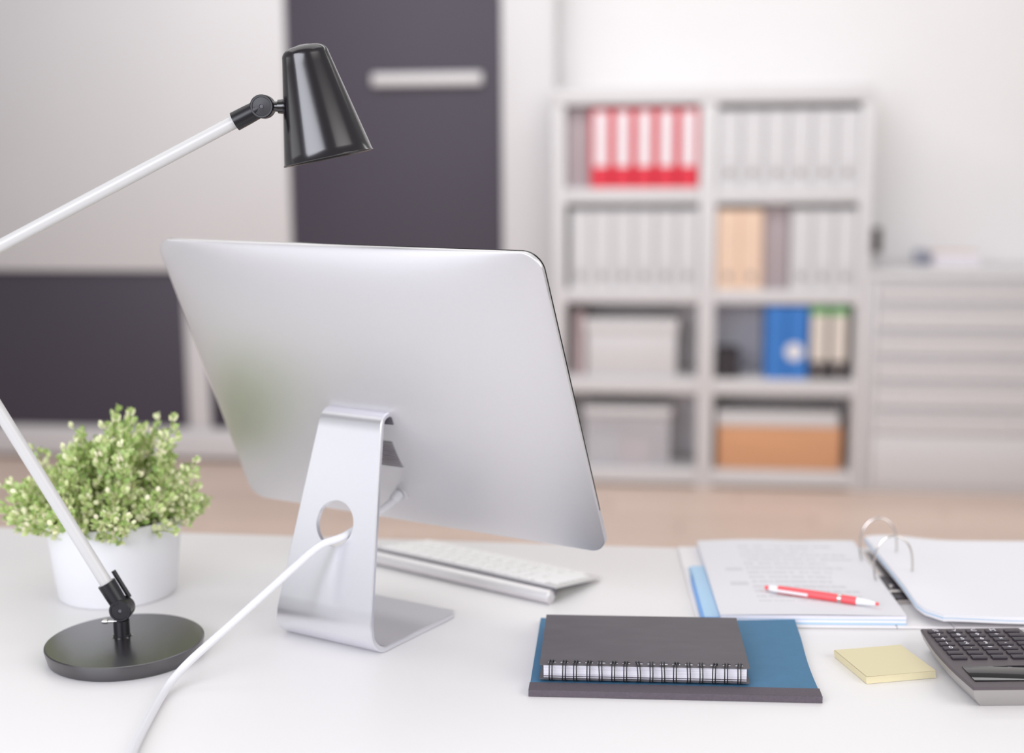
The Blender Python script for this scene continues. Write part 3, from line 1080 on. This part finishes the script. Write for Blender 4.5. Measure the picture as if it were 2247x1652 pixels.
for si, (tx, ty, tz, ln_) in enumerate(((0.034, -0.005, 0.231, 0), (0.0900, -0.01, 0.226, 0), (0.114, -0.005, 0.172, 0), (0.121, -0.02, 0.128, 0), (0.006, -0.01, 0.215, 0), (0.022, -0.02, 0.226, 0), (0.117, -0.01, 0.140, 0))):
    # the taller sprigs that stand out of the crown on the right
    base = Vector((tx * 0.42, ty * 0.3 - 0.005, 0.09))
    v = Vector((tx, ty, tz)) - base
    o = copy_tree(tall, pot) if si else tall
    o.location = base
    o.rotation_mode = 'QUATERNION'
    o.rotation_quaternion = Vector((0, 0, 1)).rotation_difference(v.normalized())
    s = v.length / 0.127
    o.scale = (1, 1, s)

# ------------------------------------------------------------------ blue book with dark spine tape, spiral notebook on it
BZ = DZ
book = thing('book', 'teal blue covered book with dark cloth spine under the grey notebook', 'book', (-0.1525, 1.2605, BZ), 0.055)
# cover as a slightly waved sheet
WB, HB, TB = 0.2875, 0.213, 0.0065


def cover_sheet(z, th, curl):
    b = new()
    nx, ny = 16, 12
    top, bot = [], []
    for i in range(nx + 1):
        for j in range(ny + 1):
            x, y = WB * i / nx, HB * j / ny
            s = max(0, (x / WB - 0.55) / 0.45) * max(0, (y / HB - 0.35) / 0.65)
            x2 = x + 0.0012 * (y / HB) * (x / WB) - (0.0018 * math.sin(PI * min(1, y / HB * 1.4)) * (x / WB) if curl else 0)
            top.append(b.verts.new((x2, y, z + th + curl * s ** 1.5))); bot.append(b.verts.new((x2, y, z + curl * s ** 1.5)))
    I = lambda i, j: i * (ny + 1) + j
    for i in range(nx):
        for j in range(ny):
            b.faces.new((top[I(i, j)], top[I(i + 1, j)], top[I(i + 1, j + 1)], top[I(i, j + 1)]))
            b.faces.new((bot[I(i, j)], bot[I(i, j + 1)], bot[I(i + 1, j + 1)], bot[I(i + 1, j)]))
    for i in range(nx):
        for j, fl_ in ((0, 0), (ny, 1)):
            q = (top[I(i, j)], bot[I(i, j)], bot[I(i + 1, j)], top[I(i + 1, j)])
            b.faces.new(q if fl_ == 0 else q[::-1])
    for j in range(ny):
        for i, fl_ in ((0, 0), (nx, 1)):
            q = (top[I(i, j)], top[I(i, j + 1)], bot[I(i, j + 1)], bot[I(i, j)])
            b.faces.new(q if fl_ == 0 else q[::-1])
    return b


obj('back_cover', cover_sheet(0.0003, 0.0010, 0.0), 'blue_cloth', book)
b = new(); prism(b, [(0.002, 0.003), (WB - 0.004, 0.003), (WB - 0.004, HB - 0.003), (0.002, HB - 0.003)], 0.0014, TB - 0.0013); obj('paper_block', b, 'edges', book)
obj('front_cover', cover_sheet(TB - 0.0012, 0.0012, 0.004), 'blue_cloth', book, ang=60)
b = new(); box(b, -0.0006, -0.0008, 0.0003, WB + 0.0006, 0.0002, TB + 0.0006); box(b, -0.0006, 0.0002, TB + 0.0001, WB + 0.0004, 0.0195, TB + 0.0007)
obj('spine_tape', b, 'spine_cloth', book, label='dark cloth tape along the spine')

NBZ = DZ + 0.0074
nb = thing('spiral_notebook', 'dark grey spiral notebook lying on the blue book', 'notebook', (-0.1445, 1.2835, NBZ), 0.0585)
WN, DN = 0.2105, 0.149
rings_x = [0.0115 + 0.01255 * i for i in range(16)]
holes = sorted([x - 0.0016 for x in rings_x] + [x + 0.0030 for x in rings_x])


def punched(z0, z1):
    b = new()
    box(b, 0, 0.0100, z0, WN, DN, z1)
    box(b, 0, 0, z0, WN, 0.0050, z1)
    xs = [0.0]
    for h in holes:
        xs += [h - 0.0017, h + 0.0017]
    xs.append(WN)
    for i in range(0, len(xs), 2):
        box(b, xs[i], 0.0050, z0, xs[i + 1], 0.0100, z1)
    bmesh.ops.remove_doubles(b, verts=b.verts[:], dist=1e-6)
    return b


TN = 0.0178
obj('back_cover', punched(0.0016, 0.0030), 'card', nb, label='dark grey back board')
b = new(); box(b, 0.004, 0.0022, 0.0031, WN - 0.003, DN - 0.003, TN - 0.0009)
pb = obj('page_block', b, 'edges', nb)
b = new(); box(b, 0.0038, 0.0012, 0.0046, WN - 0.0026, 0.0021, 0.0051); obj('divider_edge', b, 'spine_cloth', pb)
obj('front_cover', punched(TN - 0.0008, TN), 'card', nb, label='dark grey card cover')
ring_me = None
for i, x in enumerate(rings_x):
    if ring_me is None:
        b = new()
        for dx in (-0.0016, 0.0012):
            pts = [(dx + 0.0014, 0.0072, TN - 0.0022), (dx + 0.0012, 0.0070, TN + 0.0012), (dx + 0.0008, 0.0045, TN + 0.0030), (dx + 0.0003, 0.0008, TN + 0.0022),
                   (dx, -0.0022, TN - 0.0010), (dx, -0.0040, TN * 0.62), (dx, -0.0042, TN * 0.35), (dx, -0.0030, 0.0030), (dx + 0.0002, -0.0002, 0.0008), (dx + 0.0006, 0.0040, 0.0007), (dx + 0.0010, 0.0070, 0.0012), (dx + 0.0012, 0.0073, 0.004)]
            tube(b, smooth_path(pts, 4), 0.00062, 7)
        r0 = obj('ring', b, 'wire', nb, (x, 0, 0), ang=80)
        ring_me = r0.data
    else:
        o = obj_me('ring', ring_me, nb, (x + random.uniform(-0.0006, 0.0006), 0, 0), (0, random.uniform(-0.02, 0.02), random.choice((0, 0, 0.12, -0.1, 0.25 if i in (7, 15) else 0.05))))

# ------------------------------------------------------------------ sticky notes
sn = thing('sticky_notes', 'square pad of pale yellow sticky notes on the desk', 'notes', (0.1840, 1.3300, DZ), 0.3287)
b = new()
box(b, 0, 0, 0.0003, 0.0765, 0.0765, 0.0078)
bmesh.ops.subdivide_edges(b, edges=b.edges[:], cuts=5, use_grid_fill=True)
for v in b.verts:
    v.co.y += 0.0006 * math.sin(v.co.z * 420)
    v.co.x += 0.0005 * math.cos(v.co.z * 380)
obj('pad', b, 'yellow', sn)
b = new()
nx = 8
tp, bt = [], []
for i in range(nx + 1):
    for j in range(nx + 1):
        x, y = 0.0765 * i / nx, 0.0765 * j / nx
        z = 0.00782 + 0.0003 * max(0, 1 - x / 0.02) ** 2
        tp.append(b.verts.new((x, y, z + 0.0002))); bt.append(b.verts.new((x, y, z)))
for i in range(nx):
    for j in range(nx):
        k = i * (nx + 1) + j
        b.faces.new((tp[k], tp[k + nx + 1], tp[k + nx + 2], tp[k + 1])); b.faces.new((bt[k], bt[k + 1], bt[k + nx + 2], bt[k + nx + 1]))
obj('top_sheet', b, 'yellow', sn)

# ------------------------------------------------------------------ open ring binder with papers
RB = thing('ring_binder', 'open white ring binder with printed pages and two arched rings', 'binder', (0.2475, 1.677, DZ), 0.085)
obj('front_board', box(new(), -0.248, -0.178, 0.0004, -0.024, 0.135, 0.0030, 0.001, 1), 'binder_white', RB)
obj('spine_board', box(new(), -0.0235, -0.178, 0.0004, 0.0395, 0.135, 0.0030, 0.001, 1), 'binder_white', RB)
obj('back_board', box(new(), 0.040, -0.178, 0.0004, 0.285, 0.135, 0.0030, 0.001, 1), 'binder_white', RB)
# ring mechanism: plate, lever and two arches
b = new()
pts = [(-0.013, 0.0031), (-0.010, 0.0065), (-0.004, 0.0085), (0.008, 0.0085), (0.014, 0.0065), (0.017, 0.0031)]
a_ = [b.verts.new((x, -0.100, z)) for x, z in pts]; c_ = [b.verts.new((x, 0.10, z)) for x, z in pts]
b.faces.new(a_); b.faces.new(c_[::-1])
for i in range(len(pts)):
    j = (i + 1) % len(pts)
    b.faces.new((a_[i], c_[i], c_[j], a_[j]))
rp = obj('ring_plate', b, 'nickel', RB)
obj('lever_bed', box(new(), -0.0095, -0.0985, 0.0088, 0.0125, -0.012, 0.0098, 0.0005), 'calc_key', rp)
obj('lever', box(new(), -0.010, -0.080, 0.0099, 0.012, -0.073, 0.0125, 0.001), 'nickel', rp)
b = new(); lathe(b, [(0, 0.003), (0.003, 0.0025), (0.0035, 0)], 14, (-0.003, -0.056, 0.0099)); obj('rivet', b, 'nickel', rp)
for yy in (-0.041, 0.041):
    pts = []
    for i in range(25):
        t = PI * i / 24
        # D-shaped arch that leans towards the right-hand pages
        pts.append((0.002 - 0.0235 * math.cos(t) * (1.0 if t > PI / 2 else 1.0), yy, 0.028 + 0.042 * math.sin(t) ** 0.75))
    pts = [(-0.0165, yy, 0.0080)] + [(-0.0200, yy, 0.018)] + pts + [(0.0235, yy, 0.018), (0.0190, yy, 0.0080)]
    obj('ring', tube(new(), pts, 0.0012, 10), 'nickel', RB)


def leafstack(name, x0, y0, x1, y1, z0, z1, m, r=0.002, slant=0.0):
    b = new()
    prism(b, rrect(x0, y0, x1, y1, r, 3), z0, z1)
    for v in b.verts:
        v.co.x += slant * (v.co.z - z0)
    return obj(name, b, m, RB)


X0, X1, Y0, Y1 = -0.222, -0.0115, -0.171, 0.128
leafstack('divider', X0 + 0.001, Y0 - 0.001, X1, Y1, 0.0031, 0.0046, 'light_blue')
leafstack('page_stack', X0, Y0, X1, Y1, 0.0046, 0.0078, 'edges')
leafstack('divider', X0, Y0 + 0.0004, X1, Y1, 0.0079, 0.0088, 'light_blue')
leafstack('page_stack', X0, Y0 + 0.0002, X1, Y1, 0.0089, 0.0128, 'edges')
b = new()
nx, ny = 20, 20
tp = []
for i in range(nx + 1):
    for j in range(ny + 1):
        x = X0 + (X1 - X0) * i / nx; y = Y0 + (Y1 - Y0) * j / ny
        z = 0.0131 + 0.0012 * math.sin(PI * i / nx) + 0.0015 * max(0, j / ny - 0.8) * 5 * abs(math.sin(i / nx * 5))
        tp.append((b.verts.new((x, y, z)), b.verts.new((x, y, z - 0.0002))))
for i in range(nx):
    for j in range(ny):
        k = i * (ny + 1) + j; q = (k, k + ny + 1, k + ny + 2, k + 1)
        b.faces.new([tp[s][0] for s in q]); b.faces.new([tp[s][1] for s in q[::-1]])
obj('printed_page', b, 'print', RB, ang=80, label='top page with lines of small grey print')

# right-hand stack: lifted in the gutter, corner bent down
def rstack(name, z0, z1, m, dx=0.0):
    b = new()
    nx, ny = 18, 16
    top, bot = [], []
    for i in range(nx + 1):
        for j in range(ny + 1):
            u = i / nx; v = j / ny
            yy = -0.184 + 0.304 * v
            xl = 0.0055 - 0.004 * v + dx + 0.020 * max(0, 1 - v / 0.12) ** 2
            x = xl + (0.2185 - xl) * u ** 1.4
            lift = 0.0075 * math.exp(-((x - 0.03) / 0.05) ** 2) * (0.35 + 0.65 * min(1, v * 3))
            top.append(b.verts.new((x, yy, z1 + lift))); bot.append(b.verts.new((x, yy, z0 + lift)))
    I = lambda i, j: i * (ny + 1) + j
    for i in range(nx):
        for j in range(ny):
            b.faces.new((top[I(i, j)], top[I(i + 1, j)], top[I(i + 1, j + 1)], top[I(i, j + 1)]))
            b.faces.new((bot[I(i, j)], bot[I(i, j + 1)], bot[I(i + 1, j + 1)], bot[I(i + 1, j)]))
        for j in (0, ny):
            b.faces.new((top[I(i, j)], bot[I(i, j)], bot[I(i + 1, j)], top[I(i + 1, j)]))
    for j in range(ny):
        for i in (0, nx):
            b.faces.new((top[I(i, j)], top[I(i, j + 1)], bot[I(i, j + 1)], bot[I(i, j)]))
    return obj(name, b, m, RB, ang=50)


rstack('page_stack', 0.0095, 0.0125, 'paper', 0.0)
rstack('divider', 0.0126, 0.0134, 'light_blue', -0.0006)
rstack('page_stack', 0.0135, 0.0176, 'paper', 0.0004)

# blue plastic sleeve showing left of the pages
cs, sn_ = math.cos(0.085), math.sin(0.085)
sl = thing('plastic_sleeve', 'light blue plastic sleeve sticking out left of the printed pages', 'sleeve', (0.2475, 1.677, DZ), 0.085)
obj('sheet', box(new(), -0.2415, -0.163, 0.0034, -0.2225, 0.034, 0.0046), 'light_blue', sl)
obj('sheet', box(new(), -0.2395, -0.163, 0.0072, -0.2225, 0.030, 0.0080), 'light_blue', sl)
b = new()
pts = [(-0.2412 + 0.0, -0.164, 0.0058), (-0.2412, -0.04, 0.0058), (-0.2412, 0.0, 0.0054)]
tube(b, pts, [0.0026, 0.0022, 0.0010], 10)
obj('fold', b, 'mid_blue', sl, label='darker blue folded edge')
obj('front_fold', box(new(), -0.240, -0.1665, 0.0036, -0.2125, -0.1632, 0.0080, 0.001), 'mid_blue', sl, label='darker blue folded edge')

# pen
p0, p1 = Vector((0.0950, 1.5754, 0)), Vector((0.2222, 1.5273, 0))
dv = (p1 - p0)
pa = math.atan2(dv.y, dv.x)
pen = thing('pen', 'red ballpoint pen with white clip and tip on the printed page', 'pen', (p0.x, p0.y, DZ + 0.0189), pa)
PL = dv.length
X_ = (1, 0, 0)
b = new(); lathe(b, [(0, 0.0), (0.0022, 0.0004), (0.0025, 0.002), (0.0025, 0.006), (0, 0.006)], 18, (0, 0, 0), X_); obj('push_button', b, 'pen_red', pen)
b = new(); lathe(b, [(0, 0.0055), (0.0034, 0.0055), (0.0040, 0.009), (0.0042, 0.0165), (0, 0.0165)], 20, (0, 0, 0), X_); obj('collar', b, 'pen_white', pen)
b = new(); lathe(b, [(0, 0.016), (0.0044, 0.0165), (0.0049, 0.05), (0.0049, 0.089), (0, 0.089)], 24, (0, 0, 0), X_); obj('barrel', b, 'pen_red', pen)
b = new(); lathe(b, [(0, 0.0885), (0.0051, 0.0885), (0.0051, 0.0925), (0, 0.0925)], 24, (0, 0, 0), X_); obj('band', b, 'nickel', pen)
b = new(); lathe(b, [(0, 0.092), (0.0049, 0.092), (0.0047, 0.110), (0, 0.110)], 24, (0, 0, 0), X_); obj('grip', b, 'pen_red', pen)
b = new(); lathe(b, [(0, 0.1095), (0.0046, 0.1095), (0.0036, 0.124), (0.0022, PL - 0.004), (0, PL - 0.004)], 20, (0, 0, 0), X_); obj('tip_cone', b, 'pen_white', pen)
b = new(); lathe(b, [(0, PL - 0.0045), (0.0021, PL - 0.0045), (0.0018, PL - 0.0005), (0, PL)], 16, (0, 0, 0), X_); obj('tip', b, 'pen_red', pen)
b = new(); box(b, 0.010, -0.0068, -0.0016, 0.054, -0.0055, 0.0018, 0.0005, 1); box(b, 0.010, -0.0056, -0.0014, 0.015, -0.003, 0.0014)
obj('clip', b, 'pen_white', pen)

# ------------------------------------------------------------------ calculator
ca = thing('calculator', 'dark calculator with silver sides at the edge of the desk', 'calculator', (0.2490, 1.4400, DZ), 0.14)
# local: x to the right, -y towards the viewer; left edge bows out
CWd, CLn = 0.118, 0.165
poly = []
for i in range(13):
    t = i / 12
    poly.append((0.0 + 0.006 * (1 - math.sin(PI * t)) * 0.9, -CLn * t))
poly2 = [(CWd - x, y) for x, y in poly[::-1]]
outl = poly + poly2


def ring_at(s, z):
    cx, cy = CWd / 2, -CLn / 2
    return [((x - cx) * s[0] + cx, (y - cy) * s[1] + cy, z) for x, y in outl]


b = new()
prev = None
for s, z in (((0.80, 0.90), 0.0004), ((0.86, 0.93), 0.004), ((0.95, 0.97), 0.011), ((0.99, 0.992), 0.017), ((1.0, 1.0), 0.0195)):
    rg = [b.verts.new(p) for p in ring_at(s, z)]
    if prev is None:
        b.faces.new(rg)
    else:
        for i in range(len(rg)):
            j = (i + 1) % len(rg)
            b.faces.new((prev[i], prev[j], rg[j], rg[i]))
    prev = rg
b.faces.new(prev)
obj('case', b, 'calc_side', ca, ang=50)
b = new()
prev = None
for s, z in (((1.0, 1.0), 0.0196), ((1.0, 1.0), 0.0208), ((0.975, 0.982), 0.0222)):
    rg = [b.verts.new(p) for p in ring_at(s, z)]
    if prev is None: b.faces.new(rg)
    else:
        for i in range(len(rg)):
            j = (i + 1) % len(rg)
            b.faces.new((prev[i], prev[j], rg[j], rg[i]))
    prev = rg
b.faces.new(prev)
obj('face_plate', b, 'calc', ca, ang=30)
kme = None
CH = [['0', '.', '=', '+'], ['1', '2', '3', '-'], ['4', '5', '6', '×'], ['7', '8', '9', '÷'], ['%', '√', 'C', 'M']]
CH = CH[::-1]
gl_me = {}
for r in range(8):
    for c in range(5):
        x, y = 0.017 + c * 0.0205, -0.014 - r * 0.0125
        if r < 7 and c < 5:
            bk = box(new(), -0.0078, -0.0042, 0, 0.0078, 0.0042, 0.0026, 0.001, 2) if kme is None else None
            if kme is None:
                ko = obj('key', bk, 'calc_key', ca, (x, y, 0.0222)); kme = ko.data
            else:
                ko = obj_me('key', kme, ca, (x, y, 0.0222))
            if r < 5 and c < 4:
                chx = CH[r][c]
                if chx not in gl_me:
                    cu = bpy.data.curves.new('glyph', 'FONT'); cu.body = chx; cu.size = 0.0088
                    cu.align_x = 'CENTER'; cu.align_y = 'CENTER'; cu.extrude = 0.0001
                    tmp = bpy.data.objects.new('glyph_tmp', cu); COL.objects.link(tmp)
                    bpy.context.view_layer.update()
                    me = bpy.data.meshes.new_from_object(tmp.evaluated_get(bpy.context.evaluated_depsgraph_get()))
                    bpy.data.objects.remove(tmp)
                    me.materials.clear(); me.materials.append(M['ink'])
                    gl_me[chx] = me
                obj_me('glyph', gl_me[chx], ko, (0, 0, 0.00275))
obj('display', box(new(), 0.012, -0.150, 0.0222, 0.106, -0.112, 0.0232, 0.001), 'glass', ca)
